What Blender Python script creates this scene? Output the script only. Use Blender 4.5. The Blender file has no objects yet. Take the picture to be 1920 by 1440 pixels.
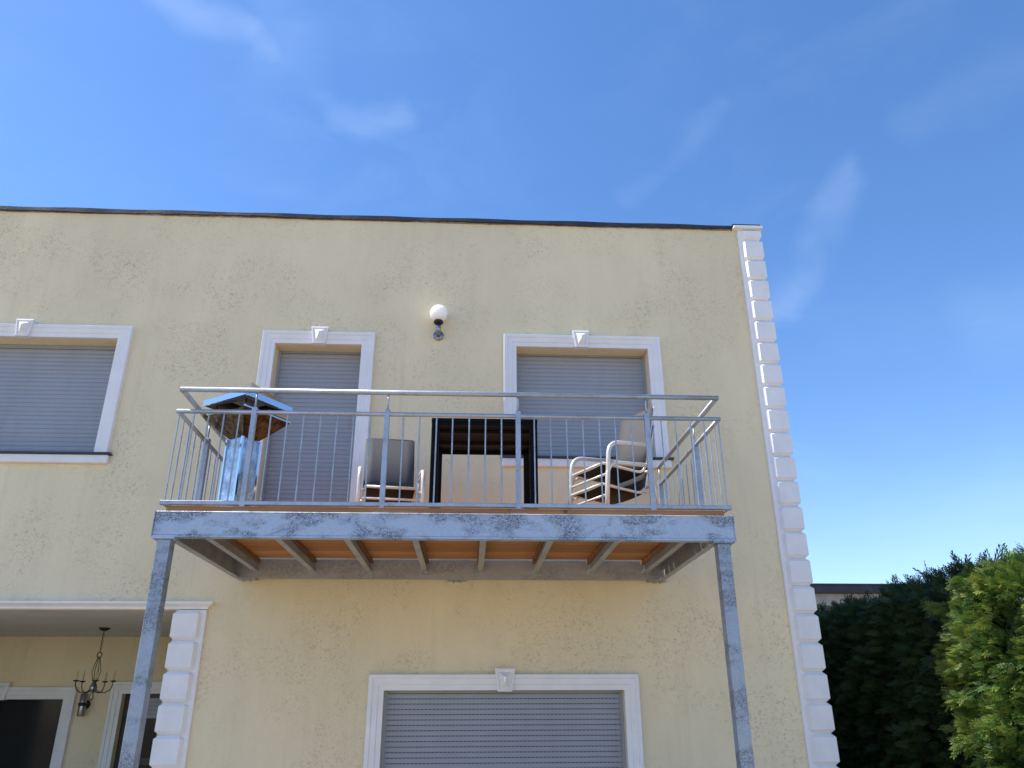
import bpy, bmesh, math, random
import numpy as np
from mathutils import Vector, Matrix
random.seed(7); rng = np.random.default_rng(7)
R = math.radians
scene = bpy.context.scene
C = scene.collection

# ------------------------------------------------------------------ camera
PITCH, YAW, ROLL = R(22.825), R(3.032), R(-0.2018)
CAM = Vector((-0.0638, -8.0994, 1.65))
fwd = Vector((math.sin(YAW)*math.cos(PITCH), math.cos(YAW)*math.cos(PITCH), math.sin(PITCH)))
rt0 = Vector((math.cos(YAW), -math.sin(YAW), 0)); up0 = rt0.cross(fwd)
rt = rt0*math.cos(ROLL) + up0*math.sin(ROLL); upv = -rt0*math.sin(ROLL) + up0*math.cos(ROLL)
cd = bpy.data.cameras.new('camera'); cam = bpy.data.objects.new('camera', cd); C.objects.link(cam)
cd.sensor_width = 36; cd.lens = 27.5687; cd.clip_start = 0.05; cd.clip_end = 2000
m = Matrix.Identity(4)
for i in range(3):
    m[i][0] = rt[i]; m[i][1] = upv[i]; m[i][2] = -fwd[i]; m[i][3] = CAM[i]
cam.matrix_world = m
scene.camera = cam

# ------------------------------------------------------------------ light
SUN_EL, SUN_BACK = R(57), R(0.8)          # sun from the left, a hair behind the plane of the facade
sdir = Vector((-math.cos(SUN_EL)*math.cos(SUN_BACK), math.cos(SUN_EL)*math.sin(SUN_BACK), math.sin(SUN_EL)))
sd = bpy.data.lights.new('sun', 'SUN'); sd.energy = 4.6; sd.angle = R(0.53); sd.color = (1.0, 0.945, 0.86)
so = bpy.data.objects.new('sun', sd); C.objects.link(so)
so.rotation_euler = sdir.to_track_quat('Z', 'Y').to_euler()
so.location = sdir*40

w = bpy.data.worlds.new('World'); scene.world = w; w.use_nodes = True
nt = w.node_tree; nt.nodes.clear()
def N(nt, t, **k):
    n = nt.nodes.new(t)
    for a, b in k.items(): setattr(n, a, b)
    return n
out = N(nt, 'ShaderNodeOutputWorld'); bg = N(nt, 'ShaderNodeBackground'); bg.inputs[1].default_value = 0.15
sky = N(nt, 'ShaderNodeTexSky'); sky.sky_type = 'NISHITA'; sky.sun_disc = False
sky.sun_elevation = SUN_EL; sky.sun_rotation = math.atan2(sdir.x, sdir.y)
sky.altitude = 100; sky.air_density = 1.0; sky.dust_density = 0.2; sky.ozone_density = 2.6
tc = N(nt, 'ShaderNodeTexCoord')
L = nt.links.new
def math_n(nt, op, a, b=None, clamp=False):
    n = N(nt, 'ShaderNodeMath', operation=op, use_clamp=clamp)
    for i, v in enumerate((a, b)):
        if v is None: continue
        if isinstance(v, (int, float)): n.inputs[i].default_value = v
        else: nt.links.new(v, n.inputs[i])
    return n.outputs[0]
# thin cirrus: faint veils everywhere, a few combed wisps with a place of their own in the sky
nz = N(nt, 'ShaderNodeTexNoise'); nz.inputs['Scale'].default_value = 5; nz.inputs['Detail'].default_value = 5; nz.inputs['Roughness'].default_value = .62
nz.inputs['Distortion'].default_value = .6
mp = N(nt, 'ShaderNodeMapping'); mp.inputs['Rotation'].default_value = (0, R(35), R(20)); mp.inputs['Scale'].default_value = (1.0, 1.0, 2.6)
L(tc.outputs['Generated'], mp.inputs['Vector']); L(mp.outputs[0], nz.inputs['Vector'])
nzb = N(nt, 'ShaderNodeTexNoise'); nzb.inputs['Scale'].default_value = 2.1; nzb.inputs['Detail'].default_value = 1
L(tc.outputs['Generated'], nzb.inputs['Vector'])
def ramp(nt, fac, stops):
    r = N(nt, 'ShaderNodeValToRGB'); e = r.color_ramp.elements
    while len(e) > 1: e.remove(e[-1])
    for i, (p, c) in enumerate(stops):
        el = e[0] if i == 0 else e.new(p)
        el.position = p; el.color = c if len(c) == 4 else (*c, 1)
    nt.links.new(fac, r.inputs[0]); return r.outputs[0]
veil = math_n(nt, 'MULTIPLY', ramp(nt, nz.outputs[0], [(.45, (0, 0, 0)), (.8, (1, 1, 1))]), ramp(nt, nzb.outputs[0], [(.48, (0, 0, 0)), (.72, (1, 1, 1))]))
def ray(px, py):
    return (fwd + rt*((px-960)/1470.33) + upv*((720-py)/1470.33)).normalized()
wisps = [  # each wisp: a run of sky directions, half width (radians), strength
    ([(300, -10), (480, 60), (545, 150), (620, 205), (750, 215)], .016, .62),
    ([(530, -20), (540, 120)], .034, .3),
    ([(1580, 330), (1520, 470), (1475, 595)], .017, .5),
    ([(1360, 215), (1180, 370)], .012, .22),
    ([(1900, 130), (1720, 230)], .024, .25),
    ([(1560, 1010), (1930, 970)], .055, .32),
    ([(1850, 600), (2050, 580)], .04, .3),
]
# wobble the direction so the wisps fray
wob = N(nt, 'ShaderNodeTexNoise'); wob.inputs['Scale'].default_value = 9; wob.inputs['Detail'].default_value = 3
L(tc.outputs['Generated'], wob.inputs['Vector'])
ws = N(nt, 'ShaderNodeVectorMath', operation='SUBTRACT'); L(wob.outputs['Color'], ws.inputs[0]); ws.inputs[1].default_value = (.5, .5, .5)
wm = N(nt, 'ShaderNodeVectorMath', operation='SCALE'); L(ws.outputs[0], wm.inputs[0]); wm.inputs['Scale'].default_value = .075
wd = N(nt, 'ShaderNodeVectorMath', operation='ADD'); L(tc.outputs['Generated'], wd.inputs[0]); L(wm.outputs[0], wd.inputs[1])
total = None
for pts, hw, st in wisps:
    best = None
    for (a, b) in zip(pts[:-1], pts[1:]):
        A, B = ray(*a), ray(*b); AB = B-A; l2 = AB.length_squared
        s1 = N(nt, 'ShaderNodeVectorMath', operation='SUBTRACT'); L(wd.outputs[0], s1.inputs[0]); s1.inputs[1].default_value = A
        d = N(nt, 'ShaderNodeVectorMath', operation='DOT_PRODUCT'); L(s1.outputs[0], d.inputs[0]); d.inputs[1].default_value = AB/l2
        t = math_n(nt, 'MINIMUM', math_n(nt, 'MAXIMUM', d.outputs['Value'], 0.), 1.)
        sc = N(nt, 'ShaderNodeVectorMath', operation='SCALE'); sc.inputs[0].default_value = AB; L(t, sc.inputs['Scale'])
        s2 = N(nt, 'ShaderNodeVectorMath', operation='DISTANCE'); L(s1.outputs[0], s2.inputs[0]); L(sc.outputs[0], s2.inputs[1])
        best = s2.outputs['Value'] if best is None else math_n(nt, 'MINIMUM', best, s2.outputs['Value'])
    mr = N(nt, 'ShaderNodeMapRange', interpolation_type='SMOOTHERSTEP'); L(best, mr.inputs['Value'])
    mr.inputs['From Min'].default_value = hw*1.9; mr.inputs['From Max'].default_value = 0; mr.inputs['To Max'].default_value = st
    total = mr.outputs[0] if total is None else math_n(nt, 'MAXIMUM', total, mr.outputs[0])
fine = ramp(nt, nz.outputs[0], [(.28, (.4, .4, .4)), (.7, (1, 1, 1))])
cl = math_n(nt, 'ADD', math_n(nt, 'MULTIPLY', total, math_n(nt, 'MULTIPLY', fine, .20)), math_n(nt, 'MULTIPLY', veil, .06), True)
mx = N(nt, 'ShaderNodeMix', data_type='RGBA'); L(cl, mx.inputs[0]); hs = N(nt, 'ShaderNodeHueSaturation'); hs.inputs['Saturation'].default_value = 1.2; L(sky.outputs[0], hs.inputs['Color']); tn = N(nt, 'ShaderNodeMix', data_type='RGBA', blend_type='MULTIPLY'); tn.inputs[0].default_value = 1; L(hs.outputs[0], tn.inputs[6]); tn.inputs[7].default_value = (1, .935, .985, 1); L(tn.outputs[2], mx.inputs[6])
mx.inputs[7].default_value = (4.6, 5.4, 6.8, 1)
L(mx.outputs[2], bg.inputs[0]); L(bg.outputs[0], out.inputs[0])
scene.view_settings.view_transform = 'Standard'; scene.view_settings.look = 'None'
scene.view_settings.exposure = 0.70; scene.view_settings.gamma = 1

# ------------------------------------------------------------------ materials
def mat(name):
    m = bpy.data.materials.new(name); m.use_nodes = True
    nt = m.node_tree; b = nt.nodes['Principled BSDF']
    return m, nt, b
def noise(nt, scale, detail=4, rough=.55, vec=None, dist=0):
    n = N(nt, 'ShaderNodeTexNoise'); n.inputs['Scale'].default_value = scale; n.inputs['Detail'].default_value = detail
    n.inputs['Roughness'].default_value = rough; n.inputs['Distortion'].default_value = dist
    if vec is not None: nt.links.new(vec, n.inputs['Vector'])
    return n.outputs[0]
def objvec(nt, scale=(1, 1, 1), rot=(0, 0, 0), kind='Object'):
    t = N(nt, 'ShaderNodeTexCoord'); p = N(nt, 'ShaderNodeMapping'); p.inputs['Scale'].default_value = scale; p.inputs['Rotation'].default_value = rot
    nt.links.new(t.outputs[kind], p.inputs[0]); return p.outputs[0]
def worldvec(nt, scale=(1, 1, 1)):
    t = N(nt, 'ShaderNodeNewGeometry'); p = N(nt, 'ShaderNodeMapping'); p.inputs['Scale'].default_value = scale
    nt.links.new(t.outputs['Position'], p.inputs[0]); return p.outputs[0]
def mixc(nt, fac, a, b, blend='MIX'):
    x = N(nt, 'ShaderNodeMix', data_type='RGBA', blend_type=blend)
    for i, v in ((0, fac), (6, a), (7, b)):
        if isinstance(v, (int, float)): x.inputs[i].default_value = v
        elif isinstance(v, tuple): x.inputs[i].default_value = (*v, 1) if len(v) == 3 else v
        else: nt.links.new(v, x.inputs[i])
    return x.outputs[2]
def bump(nt, b, h, strength, dist):
    n = N(nt, 'ShaderNodeBump'); n.inputs['Strength'].default_value = strength; n.inputs['Distance'].default_value = dist
    nt.links.new(h, n.inputs['Height']); nt.links.new(n.outputs[0], b.inputs['Normal'])
def simple(name, col, rough=.5, metal=0, var=.08, scale=12, bmp=0, bd=.002):
    m, nt, b = mat(name); v = worldvec(nt)
    n = noise(nt, scale, 5, .6, v)
    c2 = tuple(max(0, c*(1-var*2)) for c in col); c1 = tuple(min(1, c*(1+var)) for c in col)
    nt.links.new(ramp(nt, n, [(.3, c2), (.7, c1)]), b.inputs['Base Color'])
    b.inputs['Roughness'].default_value = rough; b.inputs['Metallic'].default_value = metal
    if bmp: bump(nt, b, noise(nt, scale*6, 4, .6, v), bmp, bd)
    return m
M = {}
def stucco(name, base):
    m, nt, b = mat(name); v = worldvec(nt)
    fine = noise(nt, 46, 4, .65, v)                                   # trowelled grain
    pits = N(nt, 'ShaderNodeTexNoise'); pits.inputs['Scale'].default_value = 31; pits.inputs['Detail'].default_value = 3; pits.inputs['Roughness'].default_value = .7; pits.inputs['Distortion'].default_value = 1.6
    nt.links.new(v, pits.inputs['Vector'])
    patch = noise(nt, 1.15, 4, .6, v, .4)
    pm = ramp(nt, patch, [(.43, (0, 0, 0)), (.62, (1, 1, 1))])
    pit = ramp(nt, pits.outputs[0], [(.57, (0, 0, 0)), (.65, (1, 1, 1))])
    pitm = math_n(nt, 'MULTIPLY', pit, math_n(nt, 'ADD', math_n(nt, 'MULTIPLY', pm, .85), .10))
    big = noise(nt, .5, 3, .5, worldvec(nt, (1, 1, .35)))
    mid = noise(nt, 3.5, 5, .6, worldvec(nt, (1, 1, .45)))
    dk = tuple(c*.86 for c in base); lt = tuple(min(1, c*1.06) for c in base)
    c = ramp(nt, big, [(.35, dk), (.65, lt)])
    c = mixc(nt, .3, c, ramp(nt, mid, [(.35, tuple(x*.88 for x in base)), (.65, lt)]))
    c = mixc(nt, math_n(nt, 'MULTIPLY', pitm, .44), c, (base[0]*.45, base[1]*.43, base[2]*.40))
    streak = noise(nt, 5, 5, .6, worldvec(nt, (1.3, 1, .07)))         # run-off stains
    c = mixc(nt, math_n(nt, 'MULTIPLY', ramp(nt, streak, [(.56, (0, 0, 0)), (.75, (1, 1, 1))]), .22), c, (base[0]*.62, base[1]*.63, base[2]*.66))
    nt.links.new(c, b.inputs['Base Color']); b.inputs['Roughness'].default_value = .92
    h = math_n(nt, 'SUBTRACT', fine, math_n(nt, 'MULTIPLY', pitm, 1.3))
    bump(nt, b, h, .55, .006)
    return m
M['stucco'] = stucco('cream_stucco', (.795, .69, .465))
M['trim'] = simple('white_moulding', (.80, .80, .81), .55, 0, .035, 5, .12, .002)
M['ceiling'] = simple('porch_ceiling_paint', (.62, .58, .52), .8, 0, .05, 3, .1)
M['sill_dark'] = simple('dark_slate_sill', (.03, .035, .05), .4, 0, .2, 20)
M['flash'] = simple('black_bitumen_flashing', (.022, .024, .034), .55, 0, .3, 8, .4, .006)
M['mortar'] = simple('brownish_mortar', (.32, .24, .17), .9, 0, .25, 20, .5, .01)
def shutter_mat(name, col):
    m, nt, b = mat(name); v = worldvec(nt, (1, 1, 1))
    c = ramp(nt, noise(nt, 2.2, 4, .6, v), [(.3, tuple(x*.9 for x in col)), (.7, col)])
    d = noise(nt, 7, 6, .6, worldvec(nt, (1, 1, .12)))
    c = mixc(nt, math_n(nt, 'MULTIPLY', ramp(nt, d, [(.5, (0, 0, 0)), (.8, (1, 1, 1))]), .25), c, tuple(x*.7 for x in col))
    nt.links.new(c, b.inputs['Base Color']); b.inputs['Roughness'].default_value = .42
    return m
M['shutter'] = shutter_mat('grey_shutter_slat', (.31, .335, .385))
M['slot'] = simple('dark_slot', (.05, .054, .065), .8)
def galv(name, base, dark, amount, worm=70, rough=.42, metal=.75):
    m, nt, b = mat(name); v = worldvec(nt)
    sp = N(nt, 'ShaderNodeTexVoronoi'); sp.inputs['Scale'].default_value = 85; nt.links.new(v, sp.inputs['Vector'])
    patch = noise(nt, 2.6, 4, .6, worldvec(nt, (1, 1, 1.9)), .3)
    w_ = N(nt, 'ShaderNodeTexNoise'); w_.inputs['Scale'].default_value = worm; w_.inputs['Detail'].default_value = 2; w_.inputs['Distortion'].default_value = 1.5
    nt.links.new(v, w_.inputs['Vector'])
    worms = ramp(nt, w_.outputs[0], [(.44, (0, 0, 0)), (.54, (1, 1, 1))])
    pm = ramp(nt, patch, [(.46, (0, 0, 0)), (.56, (1, 1, 1))])
    solid = ramp(nt, patch, [(.68, (0, 0, 0)), (.76, (1, 1, 1))])
    f = math_n(nt, 'MAXIMUM', math_n(nt, 'MULTIPLY', pm, worms), math_n(nt, 'MULTIPLY', solid, .8))
    c = mixc(nt, .10, base, sp.outputs['Color'], 'OVERLAY')
    c = mixc(nt, math_n(nt, 'MULTIPLY', f, amount), c, dark)
    nt.links.new(c, b.inputs['Base Color']); b.inputs['Metallic'].default_value = metal
    nt.links.new(ramp(nt, noise(nt, 14, 4, .6, v), [(.3, (rough*.85,)*3), (.7, (rough*1.25,)*3)]), b.inputs['Roughness'])
    bump(nt, b, math_n(nt, 'SUBTRACT', noise(nt, 30, 3, .6, v), math_n(nt, 'MULTIPLY', f, .5)), .12, .002)
    return m
M['galv'] = galv('galvanised_steel', (.40, .45, .51), (.20, .22, .25), .55, 90, .42, .6)
M['galv_beam'] = galv('weathered_galvanised_steel', (.40, .475, .575), (.075, .085, .105), .85, 95, .5, .5)
M['galv_post'] = galv('streaked_galvanised_steel', (.32, .375, .45), (.11, .12, .145), .75, 80, .5, .5)
M['galv_dull'] = galv('dull_galvanised_steel', (.42, .43, .43), (.2, .2, .2), .5, 50, .55, .5)
def wood(name, a, bcol, axis='X', rough=.7):
    m, nt, b = mat(name)
    sc = {'X': (1.1, 26, 26), 'Y': (26, 1.1, 26)}[axis]
    oi = N(nt, 'ShaderNodeObjectInfo')
    t = N(nt, 'ShaderNodeNewGeometry'); ad = N(nt, 'ShaderNodeVectorMath', operation='ADD')
    cmb = N(nt, 'ShaderNodeCombineXYZ'); nt.links.new(math_n(nt, 'MULTIPLY', oi.outputs['Random'], 40.), cmb.inputs[0]); nt.links.new(math_n(nt, 'MULTIPLY', oi.outputs['Random'], 9.), cmb.inputs[2])
    nt.links.new(t.outputs['Position'], ad.inputs[0]); nt.links.new(cmb.outputs[0], ad.inputs[1])
    p = N(nt, 'ShaderNodeMapping'); p.inputs['Scale'].default_value = sc; nt.links.new(ad.outputs[0], p.inputs[0])
    g = noise(nt, 2.2, 6, .65, p.outputs[0], .7)
    c = ramp(nt, g, [(.30, bcol), (.5, tuple((x+y)/2 for x, y in zip(a, bcol))), (.72, a)])
    kn = N(nt, 'ShaderNodeTexVoronoi'); kn.inputs['Scale'].default_value = 3.2; nt.links.new(ad.outputs[0], kn.inputs['Vector'])
    c = mixc(nt, ramp(nt, kn.outputs['Distance'], [(.04, (.8, .8, .8)), (.085, (0, 0, 0))]), c, tuple(x*.3 for x in bcol))
    tone = ramp(nt, oi.outputs['Random'], [(0, (.5, .46, .42)), (1, (1.0, 1.0, 1.0))])
    c = mixc(nt, 1.0, c, tone, 'MULTIPLY')
    nt.links.new(c, b.inputs['Base Color']); b.inputs['Roughness'].default_value = rough
    bump(nt, b, g, .25, .003)
    return m
M['deck'] = wood('orange_fir_boards', (.66, .31, .105), (.40, .15, .045))
M['edge_wood'] = wood('brown_fir_edge', (.40, .19, .075), (.22, .09, .035))
M['mirror'] = None
m_, nt_, b_ = mat('polished_stainless'); b_.inputs['Metallic'].default_value = 1; b_.inputs['Base Color'].default_value = (.68, .69, .71, 1); b_.inputs['Roughness'].default_value = .11
bump(nt_, b_, noise(nt_, 7, 3, .5, worldvec(nt_)), .10, .01); M['mirror'] = m_
m_, nt_, b_ = mat('striped_reflection_steel'); b_.inputs['Metallic'].default_value = .9; b_.inputs['Roughness'].default_value = .22  # dark deck reflections put into the colour as upright stripes
nt_.links.new(ramp(nt_, noise(nt_, 18, 5, .7, worldvec(nt_, (1.5, 1.5, .25))), [(.35, (.02, .018, .017)), (.8, (.22, .19, .16))]), b_.inputs['Base Color']); M['dark_reflection'] = m_
M['brushed'] = simple('worn_stainless', (.55, .56, .58), .2, .95, .22, 9, .25, .01)
M['redreflection'] = simple('painted_red_reflection', (.50, .13, .08), .4)  # colour of the red reflection on the heater column
M['orange_metal'] = simple('orange_strip_metal', (.66, .30, .13), .3, .8, .15, 20)
M['lampsteel'] = simple('brushed_steel', (.30, .31, .34), .25, .95, .12, 30)
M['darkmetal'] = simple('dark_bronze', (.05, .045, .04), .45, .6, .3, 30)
M['candle'] = simple('ivory_candle_tube', (.55, .47, .26), .5)
m_, nt_, b_ = mat('opal_globe'); b_.inputs['Base Color'].default_value = (.95, .94, .90, 1); b_.inputs['Roughness'].default_value = .3
b_.inputs['Subsurface Weight'].default_value = 1; b_.inputs['Subsurface Radius'].default_value = (1, .95, .85); b_.inputs['Subsurface Scale'].default_value = .12; M['opal'] = m_
M['wicker'] = simple('black_resin_wicker', (.004, .0045, .007), .55, 0, .3, 60, .5, .004)
M['underbar'] = simple('dull_brown_crossbar', (.016, .014, .011), .6)
for k_ in ('wicker', 'underbar'): M[k_].node_tree.nodes['Principled BSDF'].inputs['Specular IOR Level'].default_value = .12
M['champagne'] = simple('champagne_aluminium', (.74, .70, .64), .32, .25, .05, 20)
def fabric(name, col):
    m, nt, b = mat(name); v = objvec(nt)
    c = N(nt, 'ShaderNodeTexChecker'); c.inputs['Scale'].default_value = 260; nt.links.new(v, c.inputs['Vector'])
    k = mixc(nt, noise(nt, 30, 4, .6, v), tuple(x*.8 for x in col), tuple(x*1.15 for x in col))
    k = mixc(nt, c.outputs['Fac'], k, tuple(x*.72 for x in col)); nt.links.new(k, b.inputs['Base Color']); b.inputs['Roughness'].default_value = .75
    tr = N(nt, 'ShaderNodeBsdfTranslucent'); tr.inputs[0].default_value = (*[x*.9 for x in col], 1)
    mxs = N(nt, 'ShaderNodeMixShader'); mxs.inputs[0].default_value = .18
    o = nt.nodes['Material Output']; nt.links.new(b.outputs[0], mxs.inputs[1]); nt.links.new(tr.outputs[0], mxs.inputs[2]); nt.links.new(mxs.outputs[0], o.inputs[0])
    return m
M['sling'] = fabric('charcoal_sling', (.018, .018, .021))
M['sling_back'] = fabric('grey_sling', (.075, .075, .083))
M['floor_bounce_cut'] = simple('dark_bounce_cut_floor', (.055, .05, .045), .6)  # floor tone kept dark to cut bounce light into the porch
M['ground'] = None
m_, nt_, b_ = mat('beige_gravel'); v_ = worldvec(nt_)
nt_.links.new(ramp(nt_, noise(nt_, 35, 6, .7, v_), [(.3, (.21, .165, .11)), (.7, (.45, .36, .245))]), b_.inputs['Base Color']); b_.inputs['Roughness'].default_value = .9
bump(nt_, b_, noise(nt_, 60, 4, .7, v_), .6, .01); M['ground'] = m_
m_, nt_, b_ = mat('dark_window_glass'); b_.inputs['Base Color'].default_value = (.015, .018, .022, 1); b_.inputs['Roughness'].default_value = .1; b_.inputs['Specular IOR Level'].default_value = .18; M['glass'] = m_
M['doorwood'] = simple('dark_brown_door_frame', (.06, .042, .03), .5, 0, .25, 10)
M['roofing'] = simple('grey_roof_felt', (.09, .09, .1), .85, 0, .2, 6, .4)
M['nwall'] = simple('pale_neighbour_render', (.52, .48, .42), .9, 0, .08, 4, .3)
M['nfascia'] = simple('dark_fascia', (.045, .045, .06), .6, 0, .2, 5)
M['brick'] = simple('orange_brick', (.42, .19, .10), .85, 0, .25, 9, .4)
def leafmat(name, lo, mid_, hi):
    m, nt, b = mat(name)
    a = N(nt, 'ShaderNodeAttribute', attribute_name='tint')
    c = ramp(nt, a.outputs['Fac'], [(0, lo), (.55, mid_), (1, hi)])
    nt.links.new(c, b.inputs['Base Color']); b.inputs['Roughness'].default_value = .55
    tr = N(nt, 'ShaderNodeBsdfTranslucent'); nt.links.new(c, tr.inputs[0])
    mxs = N(nt, 'ShaderNodeMixShader'); mxs.inputs[0].default_value = .30
    o = nt.nodes['Material Output']; nt.links.new(b.outputs[0], mxs.inputs[1]); nt.links.new(tr.outputs[0], mxs.inputs[2]); nt.links.new(mxs.outputs[0], o.inputs[0])
    return m
M['thuja'] = leafmat('thuja_sunlit_green', (.022, .06, .016), (.072, .15, .026), (.28, .33, .05))  # same foliage as the hedge, sunlight put into a yellower green
M['thuja_shaded'] = leafmat('thuja_shaded_green', (.016, .036, .015), (.035, .07, .02), (.075, .12, .03))  # same foliage again, shade put into a darker green
M['bark'] = simple('brown_bark', (.10, .07, .045), .9, 0, .3, 15, .6, .01)

# ------------------------------------------------------------------ mesh helpers
def link(name, me, material, parent=None, loc=None):
    o = bpy.data.objects.new(name, me); C.objects.link(o)
    if material is not None and len(me.materials) == 0: me.materials.append(material)
    if parent is not None: o.parent = parent
    if loc is not None: o.location = loc
    return o
def thing(name, label, cat, loc=(0, 0, 0), group=None, rz=0):
    o = bpy.data.objects.new(name, None); C.objects.link(o); o.location = loc; o.rotation_euler.z = rz
    o.empty_display_size = .2; tag(o, label, cat, group); return o
def tag(o, label, cat, group=None, kind=None):
    if label: o['label'] = label
    if cat: o['category'] = cat
    if group: o['group'] = group
    if kind: o['kind'] = kind
class MB:
    def __init__(s, off=(0, 0, 0)): s.v = []; s.f = []; s.o = Vector(off); s.sm = []
    def add(s, vs, fs, smooth=False):
        k = len(s.v); s.v += [tuple(Vector(p)-s.o) for p in vs]; s.f += [tuple(i+k for i in f) for f in fs]; s.sm += [smooth]*len(fs); return s
    def box(s, a, b):
        (x0, y0, z0), (x1, y1, z1) = a, b
        return s.add([(x0, y0, z0), (x1, y0, z0), (x1, y1, z0), (x0, y1, z0), (x0, y0, z1), (x1, y0, z1), (x1, y1, z1), (x0, y1, z1)],
                     [(0, 3, 2, 1), (4, 5, 6, 7), (0, 1, 5, 4), (1, 2, 6, 5), (2, 3, 7, 6), (3, 0, 4, 7)])
    def prism(s, poly, axis, a, b):
        n = len(poly)
        def P(t, p): return {'x': (t, p[0], p[1]), 'y': (p[0], t, p[1]), 'z': (p[0], p[1], t)}[axis]
        vs = [P(a, p) for p in poly] + [P(b, p) for p in poly]
        fs = [(i, (i+1) % n, n+(i+1) % n, n+i) for i in range(n)] + [tuple(range(n-1, -1, -1)), tuple(range(n, 2*n))]
        return s.add(vs, fs)
    def tube(s, pts, r, seg=8, caps=True, smooth=True):
        pts = [Vector(p) for p in pts]; n = len(pts); rs = r if isinstance(r, (list, tuple)) else [r]*n
        vs = []; prev = None
        for i, p in enumerate(pts):
            t = (pts[min(i+1, n-1)]-pts[max(i-1, 0)]).normalized()
            if prev is None:
                u = t.orthogonal().normalized()
                if abs(t.z) < .9: u = (Vector((0, 0, 1)) - t*t.z).normalized()
            else: u = (prev - t*prev.dot(t)).normalized()
            prev = u; q = t.cross(u)
            for k in range(seg):
                a = 2*math.pi*(k+.5)/seg; vs.append(p+(u*math.cos(a)+q*math.sin(a))*rs[i])
        fs = [(i*seg+k, i*seg+(k+1) % seg, (i+1)*seg+(k+1) % seg, (i+1)*seg+k) for i in range(n-1) for k in range(seg)]
        s.add(vs, fs, smooth)
        if caps:
            s.add(vs[:seg], [tuple(range(seg-1, -1, -1))]); s.add(vs[-seg:], [tuple(range(seg))])
        return s
    def lathe(s, prof, c, seg=20, axis='z', smooth=True):
        vs = []; c = Vector(c)
        for r, h in prof:
            for k in range(seg):
                a = 2*math.pi*k/seg
                p = {'z': (r*math.cos(a), r*math.sin(a), h), 'y': (r*math.cos(a), h, r*math.sin(a))}[axis]
                vs.append(c+Vector(p))
        fs = [(i*seg+k, i*seg+(k+1) % seg, (i+1)*seg+(k+1) % seg, (i+1)*seg+k) for i in range(len(prof)-1) for k in range(seg)]
        return s.add(vs, fs, smooth)
    def mesh(s, name, bevel=0, seg=1):
        me = bpy.data.meshes.new(name); me.from_pydata(s.v, [], s.f)
        me.polygons.foreach_set('use_smooth', s.sm)
        bm = bmesh.new(); bm.from_mesh(me); bmesh.ops.remove_doubles(bm, verts=bm.verts, dist=1e-6)
        if bevel: bmesh.ops.bevel(bm, geom=list(bm.edges), offset=bevel, segments=seg, affect='EDGES', profile=.6)
        bmesh.ops.recalc_face_normals(bm, faces=bm.faces); bm.to_mesh(me); bm.free(); return me
    def build(s, name, material, parent=None, loc=None, bevel=0, seg=1):
        return link(name, s.mesh(name, bevel, seg), material, parent, loc)
def box(name, a, b, material, parent=None, bevel=0): return MB().box(a, b).build(name, material, parent, None, bevel)

# ------------------------------------------------------------------ ground
g = MB()
n = 24; xs = [-400*(1-i/n)**3 if False else -400+800*i/n for i in range(n+1)]
g.add([(x, y, 0) for y in xs for x in xs], [(j*(n+1)+i, j*(n+1)+i+1, (j+1)*(n+1)+i+1, (j+1)*(n+1)+i) for j in range(n) for i in range(n)])
go = g.build('ground', M['ground']); tag(go, None, None, None, 'structure')

# ------------------------------------------------------------------ house
house = thing('house', 'two storey cream rendered house with white corner blocks and grey roller shutters', 'house', (0, 0, 0))
XL, XR, ZT, YB = -9.0, 3.40, 7.20, 9.0
PX, PZ, PD = -2.935, 2.60, 2.9
openings = {  # x0, x1, z0, z1, reveal depth
    'left': (-6.07, -4.03, 4.18, 5.523, .19), 'door': (-2.30, -1.335, 3.13, 5.503, .19),
    'right': (.415, 1.93, 4.20, 5.519, .185), 'low': (-.871, 1.441, .10, 1.861, .10), 'porch': (-6.95, PX, .12, PZ, PD)}  # unseen left porch wall brought in to darken the recess
wallm = MB()
gx = sorted({XL, XR, *[o[0] for o in openings.values()], *[o[1] for o in openings.values()]})
gz = sorted({0, ZT, *[o[2] for o in openings.values()], *[o[3] for o in openings.values()]})
for i in range(len(gx)-1):
    for j in range(len(gz)-1):
        cx, cz = (gx[i]+gx[i+1])/2, (gz[j]+gz[j+1])/2
        if any(o[0] < cx < o[1] and o[2] < cz < o[3] for o in openings.values()): continue
        wallm.add([(gx[i], 0, gz[j]), (gx[i+1], 0, gz[j]), (gx[i+1], 0, gz[j+1]), (gx[i], 0, gz[j+1])], [(0, 1, 2, 3)])
def reveal(mb, o, d0, d1, top=True):
    x0, x1, z0, z1 = o[:4]
    mb.add([(x0, d0, z0), (x0, d0, z1), (x0, d1, z1), (x0, d1, z0)], [(0, 1, 2, 3)])
    mb.add([(x1, d0, z0), (x1, d0, z1), (x1, d1, z1), (x1, d1, z0)], [(0, 1, 2, 3)])
    if top: mb.add([(x0, d0, z1), (x1, d0, z1), (x1, d1, z1), (x0, d1, z1)], [(0, 1, 2, 3)])
    mb.add([(x0, d0, z0), (x1, d0, z0), (x1, d1, z0), (x0, d1, z0)], [(0, 1, 2, 3)])
for k, o in openings.items(): reveal(wallm, o, 0, o[4]+(.06 if k != 'porch' else 0), k != 'porch')
# side, rear walls
wallm.add([(XR, 0, 0), (XR, YB, 0), (XR, YB, ZT), (XR, 0, ZT)], [(0, 1, 2, 3)])
wallm.add([(XL, 0, 0), (XL, YB, 0), (XL, YB, ZT), (XL, 0, ZT)], [(0, 1, 2, 3)])
wallm.add([(XL, YB, 0), (XR, YB, 0), (XR, YB, ZT), (XL, YB, ZT)], [(0, 1, 2, 3)])
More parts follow.
